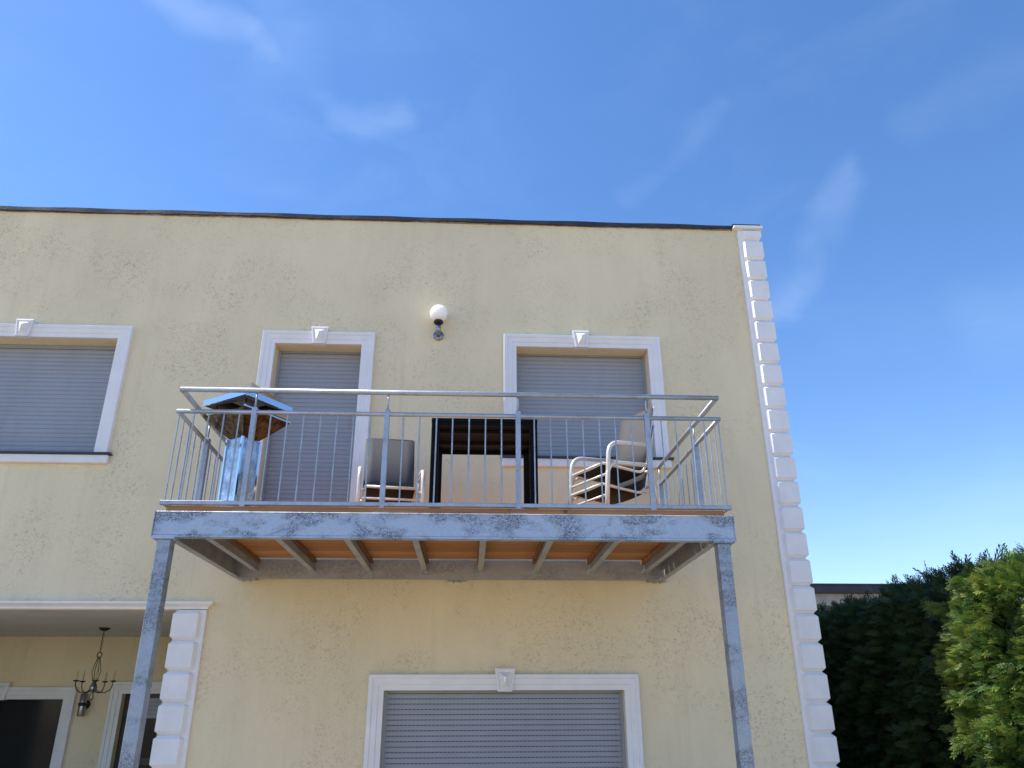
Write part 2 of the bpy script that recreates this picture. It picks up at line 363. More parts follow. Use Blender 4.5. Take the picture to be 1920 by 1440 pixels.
# porch back wall with two openings
pw = {'win': (-6.75, -5.18, .95, 1.842), 'door': (-4.46, -3.30, .12, 1.905)}
qx = sorted({-6.95, PX, *[o[0] for o in pw.values()], *[o[1] for o in pw.values()]}); qz = sorted({.12, PZ, *[o[2] for o in pw.values()], *[o[3] for o in pw.values()]})
for i in range(len(qx)-1):
    for j in range(len(qz)-1):
        cx, cz = (qx[i]+qx[i+1])/2, (qz[j]+qz[j+1])/2
        if any(o[0] < cx < o[1] and o[2] < cz < o[3] for o in pw.values()): continue
        wallm.add([(qx[i], PD, qz[j]), (qx[i+1], PD, qz[j]), (qx[i+1], PD, qz[j+1]), (qx[i], PD, qz[j+1])], [(0, 1, 2, 3)])
for o in pw.values(): reveal(wallm, o, PD, PD+.15)
me = bpy.data.meshes.new('wall'); me.from_pydata(wallm.v, [], wallm.f); link('wall', me, M['stucco'], house)
MB().add([(-6.95, 0, PZ), (PX, 0, PZ), (PX, PD, PZ), (-6.95, PD, PZ)], [(0, 1, 2, 3)]).build('porch_ceiling', M['ceiling'], house)
box('porch_floor_bounce_cut', (-6.95, -3.6, .004), (PX, PD-.002, .118), M['floor_bounce_cut'], house)  # floor runs on unseen as a dark terrace, added to cut bounced light
box('roof', (XL, .02, ZT+.0), (XR, YB, ZT+.03), M['roofing'], house)

# mouldings round openings: profile (outward, proud) mitred at the two upper corners
PROF = [(0, .0), (0, .034), (.045, .036), (.052, .046), (.100, .048), (.108, .058), (.140, .058), (.145, .050), (.145, 0)]
def surround(o, y=0, scale=1, bottom=None):
    x0, x1, z0, z1 = o[:4]; z0 = z0 if bottom is None else bottom
    mb = MB(); vs = []
    for (u, v) in PROF:
        u *= scale; v *= scale
        vs += [(x0-u, y-v, z0), (x0-u, y-v, z1+u), (x1+u, y-v, z1+u), (x1+u, y-v, z0)]
    fs = []
    for i in range(len(PROF)-1):
        for k in range(3): fs.append((i*4+k, i*4+k+1, i*4+4+k+1, i*4+4+k))
    fs += [tuple(i*4 for i in range(len(PROF))), tuple(i*4+3 for i in range(len(PROF)))]
    return mb.add(vs, fs)
def keystone(parent, cx, z0, z1, w0, w1, y=0, p=.075):
    mb = MB(); h = z1-z0
    def trap(i, yy): return [(cx-w0/2+i*.9, y-yy, z0+i), (cx+w0/2-i*.9, y-yy, z0+i), (cx+w1/2-i, y-yy, z1-i), (cx-w1/2+i, y-yy, z1-i)]
    vs = trap(0, 0)+trap(0, p)+trap(.016, p+.004)+trap(.021, p-.008)+trap(.028, p-.008)
    vs += [(cx, y-p-.05, z0+h*.42), (cx, y-p-.05, z1-h*.40)]
    fs = [(a*4+k, a*4+(k+1) % 4, a*4+4+(k+1) % 4, a*4+4+k) for a in range(4) for k in range(4)]
    fs += [(16, 17, 20), (17, 18, 21, 20), (18, 19, 21), (19, 16, 20, 21)]
    return mb.add(vs, fs).build('keystone', M['trim'], parent)
def slat_mesh(x0, x1, pitch, key):
    h = pitch-.0022; prof = []
    for k in range(6):
        t = k/5; prof.append((-.0075*math.sin(math.pi*(.12+.76*t))**.8, h*t))
    prof += [(.006, h), (.006, 0)]
    return MB().prism([(a, b) for a, b in prof], 'x', x0, x1).mesh('slat_'+key)
def shutter(parent, o, key, y, pitch=.05, ztop=None, slots=False):
    x0, x1, z0, z1 = o[:4]
    me = slat_mesh(x0+.022, x1-.022, pitch, key); me.materials.append(M['shutter'])
    z = z0+.045; n = int((z1-z0-.045)/pitch)
    for i in range(n):
        link('slat', me, None, parent, (0, y, z+i*pitch))
    zt = z+n*pitch
    if z1-zt > .008: box('top_slat', (x0+.022, y-.010, zt+.002), (x1-.022, y+.006, z1-.001), M['shutter'], parent)
    box('bottom_bar', (x0+.022, y-.014, z0+.004), (x1-.022, y+.008, z0+.042), M['shutter'], parent)
    for a, b in ((x0+.001, x0+.028), (x1-.028, x1-.001)):
        mb = MB().box((a, y-.024, z0+.002), (b, y-.013, z1-.002)); mb.build('guide_rail', M['shutter'], parent)
    bk = MB().box((x0+.002, y+.010, z0+.003), (x1-.002, y+.016, z1-.003)); bk.build('shutter_backing', M['slot'], parent)
    if slots:
        mb = MB(); 
        for i in range(2, n):
            zz = z+i*pitch-.004; xx = x0+.05
            while xx < x1-.07:
                mb.box((xx, y-.0072, zz-.0005), (xx+.022, y-.0045, zz+.0050)); xx += .038
        so_ = mb.build('light_slots', M['slot'], parent); so_['kind'] = 'stuff'
def sill(parent, x0, x1, z):
    box('sill', (x0-.015, -.052, z-.105), (x1+.015, .002, z-.016), M['trim'], parent, .008)
    box('sill_cap', (x0-.03, -.075, z-.014), (x1+.04, .16, z+.004), M['sill_dark'], parent)
def window(key, label, keyx, keyz, ksc=1, has_sill=True, slots=False, y=None, pitch=.05):
    o = openings[key]
    wn = surround(o, 0, 1, o[2]+.006 if has_sill else o[2]).build('shuttered_door' if key == 'door' else 'window', M['trim'], house); wn['label'] = label
    keystone(wn, keyx, o[3]-.012, o[3]+.195, .135, .195)
    shutter(wn, o, key, o[4] if y is None else y, pitch, None, slots)
    if has_sill: sill(wn, o[0]-.145, o[1]+.145, o[2])
    return wn
window('left', 'upper window cut off by the left picture edge, grey shutter down', -5.055, 0)
window('door', 'tall balcony door with grey shutter down behind patio heater', -1.81, 0, 1, False)
window('right', 'upper window behind stacked chairs, grey shutter down', 1.155, 0)
window('low', 'wide ground floor opening under balcony with slotted grey shutter', .285, 0, 1, False, True, None, .047)

# porch joinery on its back wall
o = pw['win']; wn = surround(o, PD, 1, o[2]).build('porch_window', M['trim'], house); keystone(wn, -5.965, o[3]-.01, o[3]+.20, .15, .21, PD)
box('pane', (o[0]+.002, PD+.10, o[2]+.002), (o[1]-.002, PD+.12, o[3]-.002), M['glass'], wn)
o = pw['door']; dn = surround(o, PD, 1, o[2]).build('porch_door', M['trim'], house); keystone(dn, -3.86, o[3]-.01, o[3]+.20, .15, .21, PD)
for a, b in (((o[0]+.002, o[2]+.002), (o[0]+.17, o[3]-.002)), ((o[1]-.17, o[2]+.002), (o[1]-.002, o[3]-.002)), ((o[0]+.172, o[3]-.05), (o[1]-.172, o[3]-.002)), ((o[0]+.172, o[2]+.002), (o[1]-.172, o[2]+.12)), ((o[0]+.172, 1.08), (o[1]-.172, 1.16))):
    box('door_frame', (a[0], PD+.08, a[1]), (b[0], PD+.13, b[1]), M['doorwood'], dn)
box('pane', (o[0]+.16, PD+.10, o[2]+.01), (o[1]-.16, PD+.112, o[3]-.01), M['glass'], dn)
for i in range(5):
    box('blind_slat', (o[0]+.173, PD+.086, o[3]-.052-.048*(i+1)+.003), (o[1]-.173, PD+.098, o[3]-.052-.048*i), M['shutter'], dn)

# corner blocks (quoins)
def quoin_mesh(x0, x1, h, side, c=.030, d=.030):
    a, b = (x0, x1) if side > 0 else (x1, x0); sg = side       # a: inner end, b: the house corner
    vs = []
    for z, i in ((.003, d), (c+.003, 0), (h-c-.003, 0), (h-.003, d)):
        vs += [(a+sg*i*.6, -.030, z), (a+sg*(.026+i*.6), -.066+i, z), (b-sg*i, -.066+i, z), (b-sg*i, .24, z), (a+sg*i*.6, .24, z)]
    fs = [(l*5+k, l*5+(k+1) % 5, l*5+5+(k+1) % 5, l*5+5+k) for l in range(3) for k in range(5)] + [(4, 3, 2, 1, 0), (15, 16, 17, 18, 19)]
    return MB().add(vs, fs).mesh('quoin')
def quoins(cx0, cx1, ztop, zbot, side, pitch=.2775):
    # side=+1: the block wraps round the right corner at cx1; -1: round the left corner at cx0
    z = ztop; first = True; shared = {}
    while z > zbot:
        h = pitch
        key = round(h, 3)
        if key not in shared:
            me = quoin_mesh(cx0, cx1, h, side); me.materials.append(M['trim']); shared[key] = me
        q = link('quoin', shared[key], None, house, (0, 0, z-h)); z -= h
a = box('quoin_backing', (3.165, -.028, .0), (3.424, .24, 7.175), M['trim'], house, .004)
quoins(3.205, 3.448, 7.02, .2, 1)
me = quoin_mesh(3.205, 3.448, .145, 1); link('quoin', me, M['trim'], house, (0, 0, 7.030))
box('corner_coping', (3.11, -.085, 7.176), (3.475, .26, 7.212), M['trim'], house, .006)
box('coping_felt', (3.10, -.075, 7.2135), (3.45, .3, 7.232), M['flash'], house)
box('quoin_backing', (-2.905, -.028, .13), (-2.632, .24, 2.598), M['trim'], house, .004)
quoins(-2.938, -2.672, 2.592, .15, -1)
# porch cornice with a mitred return
pc = MB(); prof = [(0, 2.606), (.030, 2.606), (.034, 2.624), (.055, 2.640), (.078, 2.652), (.082, 2.672), (0, 2.672)]
vs = []
for (d, z) in prof: vs += [(-8.6, -d, z), (-2.655+d, -d, z), (-2.655+d, -.0005, z)]
k = len(prof)
fs = [(i*3+j, i*3+j+1, ((i+1) % k)*3+j+1, ((i+1) % k)*3+j) for i in range(k) for j in range(2)] + [tuple(i*3 for i in range(k)), tuple(i*3+2 for i in range(k))]
pc.add(vs, fs).build('porch_cornice', M['trim'], house)
# wavy bitumen flashing and a ragged mortar bed along the parapet
fl = MB(); mo = MB(); nx = 220; ax = [XL-.05+(3.12-XL+.05)*i/nx for i in range(nx+1)]
def wav(x, s): return .5*math.sin(x*2.1+s)+.3*math.sin(x*5.3+2*s)+.2*math.sin(x*13.7+3*s)
vs = []; fs = []; vs2 = []; fs2 = []
for i, x in enumerate(ax):
    y0 = -.030-.010*wav(x, 1); zt_ = 7.238+.007*wav(x, 4); zb = 7.186+.009*wav(x, 2)+random.uniform(-.003, .003)
    vs += [(x, .5, zt_+.01), (x, y0, zt_), (x, y0-.004, zb), (x, .0, zb+.002)]
    vs2 += [(x, .01, 7.22), (x, -.012-.004*wav(x, 3), 7.20), (x, -.010, 7.180+.008*wav(x*1.7, 5)+random.uniform(-.004, .004)), (x, .01, 7.176)]
    if i:
        for k in range(3):
            fs.append(((i-1)*4+k, i*4+k, i*4+k+1, (i-1)*4+k+1)); fs2.append(((i-1)*4+k, i*4+k, i*4+k+1, (i-1)*4+k+1))
fl.add(vs, fs).build('roof_flashing', M['flash'], house); mo.add(vs2, fs2).build('mortar_bed', M['mortar'], house)

# ------------------------------------------------------------------ balcony
bal = thing('balcony', 'galvanised steel balcony with timber deck and barred railing on two posts', 'balcony', (-.24, -1.0, 0)); BO = Vector((-.24, -1.0, 0))
def bmb(): return MB(BO)
YF = -1.947; ZB = 2.918; ZD = 3.122
# channel-shaped front beam
pr = [(YF, ZB), (YF, ZB+.014), (YF+.007, ZB+.02), (YF+.007, ZD-.014), (YF, ZD-.008), (YF, ZD-.007), (YF+.007, ZD), (YF+.075, ZD), (YF+.075, ZD-.009), (YF+.016, ZD-.016), (YF+.016, ZB+.016), (YF+.075, ZB+.009), (YF+.075, ZB)]
bmb().prism(pr, 'x', -2.52, 2.045).build('front_beam', M['galv_beam'], bal)
for a, b in ((-2.527, -2.5205), (2.0455, 2.052)):
    bmb().box((a, YF-.002, ZB+.002), (b, YF+.076, ZD-.002)).build('beam_end_plate', M['galv_beam'], bal)
for s, (a, b) in ((-1, (-2.39, -2.335)), (1, (1.85, 1.905))):
    w0, w1 = (a, a+.008) if s < 0 else (b-.008, b)
    mb = bmb().box((w0, YF+.080, 2.896), (w1, -.115, 3.082))
    i0, i1 = (a+.008, b) if s < 0 else (a, b-.008)
    mb.box((i0, YF+.080, 2.896), (i1, -.115, 2.908)).box((i0, YF+.080, 3.070), (i1, -.115, 3.082))
    mb.build('side_beam', M['galv_dull'], bal)
mb = bmb().box((-2.39, -.112, 2.90), (1.905, -.104, 3.078)).box((-2.39, -.103, 2.90), (1.905, -.03, 2.912)).box((-2.39, -.103, 3.066), (1.905, -.03, 3.078))
mb.build('rear_channel', M['galv_dull'], bal)
jm = MB().box((-.026, YF+.080, 2.962), (.026, -.114, 2.970)).box((-.026, YF+.080, 3.077), (.026, -.114, 3.084)).box((-.004, YF+.080, 2.971), (.004, -.114, 3.076)).mesh('joist')
jm.materials.append(M['galv_dull'])
for i in range(8): link('joist', jm, None, bal, Vector((-2.185+.555*i, 0, 0))-BO)
bt = MB().box((.010, YF+.085, 3.045), (.036, -.118, 3.0765)).mesh('batten'); bt.materials.append(M['edge_wood'])
for i in range(8):
    for s_ in ((0,) if i < 4 else (-.046,)): link('batten', bt, None, bal, Vector((-2.185+.555*i+s_, 0, 0))-BO)
# deck boards
nb = 9; y0, y1 = YF+.080, -.145; pt = (y1-y0)/nb
dm = MB().box((-2.33, .004, 3.086), (1.845, pt-.005, 3.121)).mesh('deck_board', .002); dm.materials.append(M['deck'])
for i in range(nb):
    link('deck_board', dm, None, bal, Vector((random.uniform(-.003, .003), y0+i*pt, random.uniform(-.0015, .0005)))-BO)
bmb().box((-2.455, YF+.030, ZD+.004), (1.985, YF+.135, ZD+.046)).build('edge_board', M['edge_wood'], bal)
for a, b in ((-2.455, -2.345), (1.875, 1.985)):
    bmb().box((a, YF+.137, ZD+.004), (b, -.14, ZD+.046)).build('edge_board', M['edge_wood'], bal)
# support posts
for cx in (-2.428, 1.952):
    mb = bmb().box((cx-.051, -1.932, .014), (cx+.051, -1.830, ZB-.016)); p = mb.build('support_post', M['galv_post'], bal, None, .005, 2)
    bmb().box((cx-.085, -1.955, ZB-.0155), (cx+.085, -1.81, ZB-.001)).build('cap_plate', M['galv_beam'], p)
    bmb().box((cx-.11, -1.99, .001), (cx+.11, -1.77, .0135)).build('foot_plate', M['galv_beam'], p)
    for s in (-1, 1): bmb().lathe([(0, ZB-.030), (.010, ZB-.030), (.010, ZB-.0158), (0, ZB-.0158)], (cx+s*.071, -1.86, 0), 6).build('bolt', M['galv'], p)
# wall brackets under the rear channel
for cx in (-2.27, -.20, 1.83):
    br = bmb().box((cx-.09, -.118, 2.884), (cx+.09, -.002, 2.8985)).build('wall_bracket', M['galv_dull'], bal)
    for s in (-1, 1): bmb().lathe([(0, 2.862), (.011, 2.862), (.013, 2.872), (.013, 2.8835), (0, 2.8835)], (cx+s*.032, -.075, 0), 6).build('bolt', M['galv'], br)
# railing
YR = -1.880; RX0, RX1 = -2.508, 2.043; ZH, ZM, ZL = 4.172, 3.976, 3.205
posts = [-1.884, -.784, .316, 1.416]
SL = {-1: (RX0, -2.445), 1: (RX1, 1.925)}
def side_pt(s, t, z0, dz): # t 0 front .. 1 at the wall
    a, b = SL[s]; return Vector((a+(b-a)*t, YR+(-.10-YR)*t, z0-dz*t))
bmb().tube([(RX0-.012, YR, ZH), (RX1+.012, YR, ZH)], .0215, 12).build('handrail', M['galv'], bal)
bmb().tube([(RX0-.010, YR, ZM), (RX1+.010, YR, ZM)], .0185, 10).build('mid_rail', M['galv'], bal)
bmb().box((RX0-.02, YR-.020, ZL-.021), (RX1+.02, YR+.020, ZL+.013)).build('bottom_rail', M['galv'], bal, None, .004)
DZ = .095
for s in (-1, 1):
    bmb().tube([side_pt(s, .012, ZH, DZ), side_pt(s, 1, ZH, DZ)], .0215, 12).build('handrail', M['galv'], bal)
    bmb().tube([side_pt(s, .011, ZM, DZ), side_pt(s, 1, ZM, DZ)], .0185, 10).build('mid_rail', M['galv'], bal)
    a, b = side_pt(s, .013, ZL, .05), side_pt(s, 1, ZL, .05)
    bmb().tube([a, b], .018, 4, True, False).build('bottom_rail', M['galv'], bal)
def rail_post(x, y, zt, zh, zb, w=.021):
    p = bmb().box((x-w, y-w, zb), (x+w, y+w, zt)).build('railing_post', M['galv'], bal, None, .003)
    bmb().tube([(x, y, zt+.0005), (x, y, zh-.012)], .0085, 8).build('handrail_pin', M['galv'], p)
    bmb().box((x-.065, y-.04, zb-.0085), (x+.065, y+.04, zb-.0005)).build('base_plate', M['galv'], p)
for x in posts: rail_post(x, YR, ZM+.042, ZH, ZD+.012)
def bal_mesh(h, key):
    me = MB().tube([(0, 0, 0), (0, 0, h)], .0065, 6, False).mesh('baluster_'+key); me.materials.append(M['galv']); return me
bm_ = bal_mesh(ZM-ZL-.026, 'front')
bx = [RX0+.012+(posts[0]-RX0-.012)*i/5 for i in range(5)]
for k in range(3): bx += [posts[k]+1.1*i/8 for i in range(1, 8)]
bx += [posts[3]+(RX1-.012-posts[3])*i/5 for i in range(1, 6)]
for x in bx:
    o = link('baluster', bm_, None, bal, Vector((x, YR, ZL+.011))-BO); o.rotation_euler = (random.uniform(-.003, .003), random.uniform(-.004, .004), 0)
for s in (-1, 1):
    tp = .35 if s > 0 else .40
    for t in (tp, .985):
        p = side_pt(s, t, 0, 0); h = side_pt(s, t, ZH, DZ).z; zm = side_pt(s, t, ZM, DZ).z; rail_post(p.x, p.y, zm+.04, h, ZD+.0585, .025)
    me = bal_mesh(ZM-ZL-.05, 'side_%d' % s)
    ts = [tp*i/5 for i in range(1, 5)] + [tp+(.985-tp)*i/8 for i in range(1, 8)]
    for t in ts:
        p = side_pt(s, t, ZL+.01, .05); zm = side_pt(s, t, ZM-.012, DZ).z
        o = link('baluster', me, None, bal, p-BO); o.scale.z = (zm-p.z)/(ZM-ZL-.05)

# ------------------------------------------------------------------ globe wall lamp
lx, lz = -.476, 5.70
lamp = thing('wall_lamp', 'white globe wall lamp on steel bracket between balcony door and window', 'lamp', (lx, 0, lz))
LO = Vector((lx, 0, lz))
MB().lathe([(0, -.022), (.052, -.022), (.060, -.016), (.060, -.001), (0, -.001)], (0, 0, -.055), 24, 'y').build('wall_plate', M['lampsteel'], lamp)
MB().tube([(0, -.02, -.055), (0, -.10, -.055), (0, -.118, -.050), (0, -.125, -.035), (0, -.125, .045)], .029, 14).build('arm', M['lampsteel'], lamp)
MB().lathe([(0, .042), (.050, .042), (.054, .048), (.054, .068), (.048, .074), (0, .074)], (0, -.125, 0), 24).build('globe_collar', M['darkmetal'], lamp)
gl = [(max(.0005, .102*math.sin(math.pi*i/20)), -.102*math.cos(math.pi*i/20)) for i in range(2, 21)]
MB().lathe(gl, (0, -.125, .168), 32).build('globe', M['opal'], lamp)
for a in (40, 140, 220, 320):
    MB().lathe([(0, -.026), (.006, -.026), (.006, -.0225), (0, -.0225)], (.045*math.cos(R(a)), 0, -.055+.045*math.sin(R(a))), 6, 'y').build('screw', M['darkmetal'], lamp)

# ------------------------------------------------------------------ chandelier and wall lamp in the porch
ch = thing('chandelier', 'dark metal chandelier with candle arms hanging from the porch ceiling', 'chandelier', (-4.35, 1.75, PZ))
MB().lathe([(0, -.035), (.03, -.035), (.06, -.012), (.062, -.001), (0, -.001)], (0, 0, 0), 16).build('ceiling_rose', M['darkmetal'], ch)
cz = -.04; k = 0
while cz > -.26:
    a = [(.011*math.cos(t)*(k % 2), .011*math.cos(t)*((k+1) % 2), cz-.016+.02*math.sin(t)) for t in [2*math.pi*i/10 for i in range(11)]]
    MB().tube(a, .0028, 5, False).build('chain_link', M['darkmetal'], ch); cz -= .032; k += 1
MB().tube([(.028*math.cos(2*math.pi*i/14), 0, -.30+.028*math.sin(2*math.pi*i/14)) for i in range(15)], .006, 6, False).build('ring', M['darkmetal'], ch)
for i in range(4):
    a = math.pi/4+math.pi/2*i; MB().tube([(.012*math.cos(a), .012*math.sin(a), -.325), (.05*math.cos(a), .05*math.sin(a), -.48), (.02*math.cos(a), .02*math.sin(a), -.60)], .004, 5).build('hanger_rod', M['darkmetal'], ch)
MB().lathe([(0, -.80), (.012, -.79), (.02, -.76), (.012, -.72), (.034, -.69), (.042, -.66), (.03, -.62), (.014, -.60), (0, -.59)], (0, 0, 0), 14).build('body', M['lampsteel'], ch)
for i in range(5):
    a = R(8)+2*math.pi/5*i; c, s = math.cos(a), math.sin(a)
    arm = MB().tube([(r*c, r*s, z) for r, z in ((.02, -.67), (.07, -.705), (.13, -.71), (.18, -.68), (.20, -.63), (.20, -.60))], .006, 6).build('arm', M['darkmetal'], ch)
    MB().lathe([(0, -.60), (.03, -.592), (.036, -.582), (.016, -.578), (0, -.578)], (.20*c, .20*s, 0), 12).build('drip_cup', M['darkmetal'], arm)
    MB().lathe([(.0105, -.578), (.0105, -.50), (.007, -.495), (0, -.46)], (.20*c, .20*s, 0), 10).build('candle', M['candle'], arm)
sc = thing('porch_wall_lamp', 'dark cylindrical wall lamp on the porch wall behind chandelier', 'lamp', (-4.90, PD, 1.78))
MB().lathe([(0, -.02), (.05, -.02), (.055, -.001), (0, -.001)], (0, 0, 0), 18, 'y').build('wall_plate', M['darkmetal'], sc)
MB().tube([(0, -.02, 0), (0, -.07, 0)], .014, 8).build('bracket', M['darkmetal'], sc)
MB().lathe([(0, -.14), (.040, -.14), (.044, -.13), (.044, .12), (.036, .13), (0, .13)], (0, -.10, 0), 20).build('lamp_body', M['lampsteel'], sc)
MB().lathe([(.046, -.02), (.049, -.018), (.049, .018), (.046, .02)], (0, -.10, 0), 20).build('band', M['darkmetal'], sc)

# ------------------------------------------------------------------ furniture on the deck
DK = ZD
# table
TX0, TX1, TY0, TY1, TH = -.425, .500, -1.66, -.80, .912
tb = thing('patio_table', 'square black wicker patio table standing near the balcony railing', 'table', ((TX0+TX1)/2, (TY0+TY1)/2, DK))
TO = Vector(tb.location)
hx, hy = (TX1-TX0)/2, (TY1-TY0)/2
MB().box((-hx, -hy, TH-.035), (hx, hy, TH)).build('table_top', M['wicker'], tb, None, .006)
for (a, b) in (((-hx+.012, -hy+.012), (hx-.012, -hy+.032)), ((-hx+.012, hy-.032), (hx-.012, hy-.012)), ((-hx+.012, -hy+.034), (-hx+.032, hy-.034)), ((hx-.032, -hy+.034), (hx-.012, hy-.034))):
    MB().box((a[0], a[1], TH-.065), (b[0], b[1], TH-.0355)).build('apron', M['wicker'], tb)
for y in (-.18, .16):
    MB().box((-hx+.034, y-.025, TH-.06), (hx-.034, y+.025, TH-.036)).build('crossbar', M['underbar'], tb)
for sx in (-1, 1):
    for sy in (-1, 1):
        cx, cy = sx*(hx-.036), sy*(hy-.036); mb = MB(); nseg = 46
        for i in range(nseg):
            z0 = (TH-.036)*i/nseg; z1 = (TH-.036)*(i+1)/nseg; r0, r1 = .031, .034
            vs = []
            for z, r in ((z0, r0), ((z0+z1)/2, r1), (z1, r0)):
                vs += [(cx-r, cy-r, z), (cx+r, cy-r, z), (cx+r, cy+r, z), (cx-r, cy+r, z)]
            mb.add(vs, [(j*4+k, j*4+(k+1) % 4, j*4+4+(k+1) % 4, j*4+4+k) for j in range(2) for k in range(4)])
        mb.build('leg', M['wicker'], tb)
# sling chairs
def fillet(pts, r, n=5):
    pts = [Vector(p) for p in pts]; out = [pts[0]]
    for i in range(1, len(pts)-1):
        a, b, c = pts[i-1:i+2]; u, v = (a-b), (c-b); d = min(r, u.length*.48, v.length*.48)
        p, q = b+u.normalized()*d, b+v.normalized()*d
        for k in range(n+1):
            t = k/n; out.append(p*(1-t)**2+b*2*t*(1-t)+q*t*t)
    return out+[pts[-1]]
def sheet(pts, hw, sag=0, nx=6, th=.004):
    # a slung strip of fabric along pts, half width hw
    vs = []; n = len(pts)
    for side in (0, th):
        for i, p in enumerate(pts):
            p = Vector(p); t = Vector(pts[min(i+1, n-1)])-Vector(pts[max(i-1, 0)]); nrm = Vector((0, -t.z, t.y)).normalized()
            for k in range(nx+1):
                u = k/nx*2-1; vs.append(Vector((u*hw, p.y, p.z))-nrm*(sag*(1-u*u)+side))
    m_ = nx+1; fs = []
    for s in (0, 1):
        b = s*n*m_
        fs += [(b+i*m_+k, b+i*m_+k+1, b+(i+1)*m_+k+1, b+(i+1)*m_+k) for i in range(n-1) for k in range(nx)]
    for i in range(n-1):
        for k in (0, nx): fs.append((i*m_+k, (i+1)*m_+k, n*m_+(i+1)*m_+k, n*m_+i*m_+k))
    for k in range(nx):
        for i in (0, n-1): fs.append((i*m_+k, i*m_+k+1, n*m_+i*m_+k+1, n*m_+i*m_+k))
    return MB().add(vs, fs, True)
def make_chair(label, group):
    t = thing('sling_chair', label, 'chair', (0, 0, 0), group)
    cm = M['champagne']
    seat = [(0, -.25, .405), (0, 0, .385), (0, .19, .375)]; back = [(0, .205, .43), (0, .255, .62), (0, .362, 1.065)]
    sheet(seat, .218, .012).build('seat', M['sling'], t); sheet(back, .241, .004).build('backrest', M['sling_back'], t)
    for s in (-1, 1):
        x = s*.228
        MB().tube(fillet([(x, -.27, .405), (x, .205, .375), (x, .275, .62), (x, .385, 1.07)], .09), .0125, 8).build('side_frame', cm, t)
        xa = s*.285
        MB().tube(fillet([(xa, -.285, .0), (xa, -.235, .595), (xa, .262, .64)], .12, 7), .020, 10).build('arm', cm, t)
        MB().tube(fillet([(xa, .262, .64), (xa, .235, .40), (xa, .315, .0)], .10, 5), .0140, 8).build('rear_leg', cm, t)
        MB().tube([(s*.232, -.20, .385), (s*.278, -.235, .375)], .011, 6).build('seat_bracket', cm, t)
        MB().tube([(s*.232, .20, .385), (s*.278, .245, .40)], .011, 6).build('seat_bracket', cm, t)
        MB().lathe([(0, -.0005), (.019, -.0005), (.019, .03), (.017, .032)], (xa, -.285, 0), 10).build('foot_cap', M['darkmetal'], t)
    MB().tube([(-.228, -.272, .402), (.228, -.272, .402)], .013, 8).build('front_rail', cm, t)
    MB().tube([(-.285, -.255, .30), (.285, -.255, .30)], .011, 8).build('stretcher', cm, t)
    MB().tube([(-.285, .262, .26), (.285, .262, .26)], .011, 8).build('rear_stretcher', cm, t)
    MB().tube([(-.228, .382, 1.066), (.228, .382, 1.066)], .0125, 8).build('top_rail', M['sling_back'], t)
    return t
def dup(root, label):
    r = root.copy(); C.objects.link(r); r['label'] = label
    for chd in list(root.children):
        c = chd.copy(); C.objects.link(c); c.parent = r
    return r
GR = 'sling chairs on the balcony deck'
c0 = make_chair('single champagne framed sling chair facing the railing beside black table', GR)
specs = [('lower of the two stacked by the right window', 0, 0), ('upper of the two stacked by the right window', .195, .02)]
for lab, dz, dx in specs:
    c = dup(c0, 'champagne framed sling chair, '+lab)
    fd = Vector((-.88, -.47, 0)).normalized(); rz = math.atan2(fd.x, -fd.y)
    c.rotation_euler.z = rz; c.location = Vector((1.215, -1.08, DK))-fd*dx + Vector((0, 0, dz))
c0.location = (-.828, -.95, DK); c0.rotation_euler.z = R(9)

# patio heater: mirror column, inverted funnel, square hood turned corner-on
ht = thing('patio_heater', 'polished stainless steel square patio heater in the balcony corner', 'heater', (-2.115, -1.30, DK), None, R(56))
def ring(h, z): return [(-h, -h, z), (h, -h, z), (h, h, z), (-h, h, z)]
def frus(levels, cap0=True, cap1=True):
    vs = []
    for h, z in levels: vs += ring(h, z)
    fs = [(i*4+k, i*4+(k+1) % 4, i*4+4+(k+1) % 4, i*4+4+k) for i in range(len(levels)-1) for k in range(4)]
    if cap0: fs.append((3, 2, 1, 0))
    if cap1: b = 4*(len(levels)-1); fs.append((b, b+1, b+2, b+3))
    return MB().add(vs, fs)
frus([(.098, .02), (.098, .70), (.088, .702), (.088, .78), (.085, .80)]).build('column', M['brushed'], ht)
for a in range(4):
    c, s = [(-1, -1), (1, -1), (1, 1), (-1, 1)][a]
    MB().box((c*.0985-.010, s*.0985-.010, .02), (c*.0985+.010, s*.0985+.010, .795)).build('corner_strip', M['mirror'], ht)
box('dark_reflection_panel', (.0985, -.075, .03), (.104, .075, .34), M['darkmetal'], ht)  # dark panel standing in for dark reflections low on the column
box('red_reflection_plate', (.0985, -.06, .36), (.102, .06, .46), M['redreflection'], ht)  # red plate standing in for a reflection in the column face
frus([(.125, .0), (.125, .018)]).build('base_plate', M['darkmetal'], ht)
frus([(.092, .802), (.15, .86), (.262, .985), (.270, .990)]).build('funnel', M['dark_reflection'], ht)
MB().box((-.27, -.276, .992), (.27, -.268, 1.004)).build('funnel_rim', M['mirror'], ht)
for c, s in ((-1, -1), (1, -1), (1, 1), (-1, 1)):
    MB().tube([(c*.19, s*.19, .985), (c*.19, s*.19, 1.105)], .007, 6).build('strut', M['mirror'], ht)
MB().box((.02, -.262, 1.02), (.255, -.242, 1.05)).build('orange_strip', M['orange_metal'], ht)  # orange metallic strip between funnel and hood
frus([(.262, 1.095), (.275, 1.095), (.275, 1.150), (.0015, 1.365)], False, True).build('hood', M['mirror'], ht)
frus([(.259, 1.098), (.10, 1.150)], False, True).build('hood_liner', M['dark_reflection'], ht)

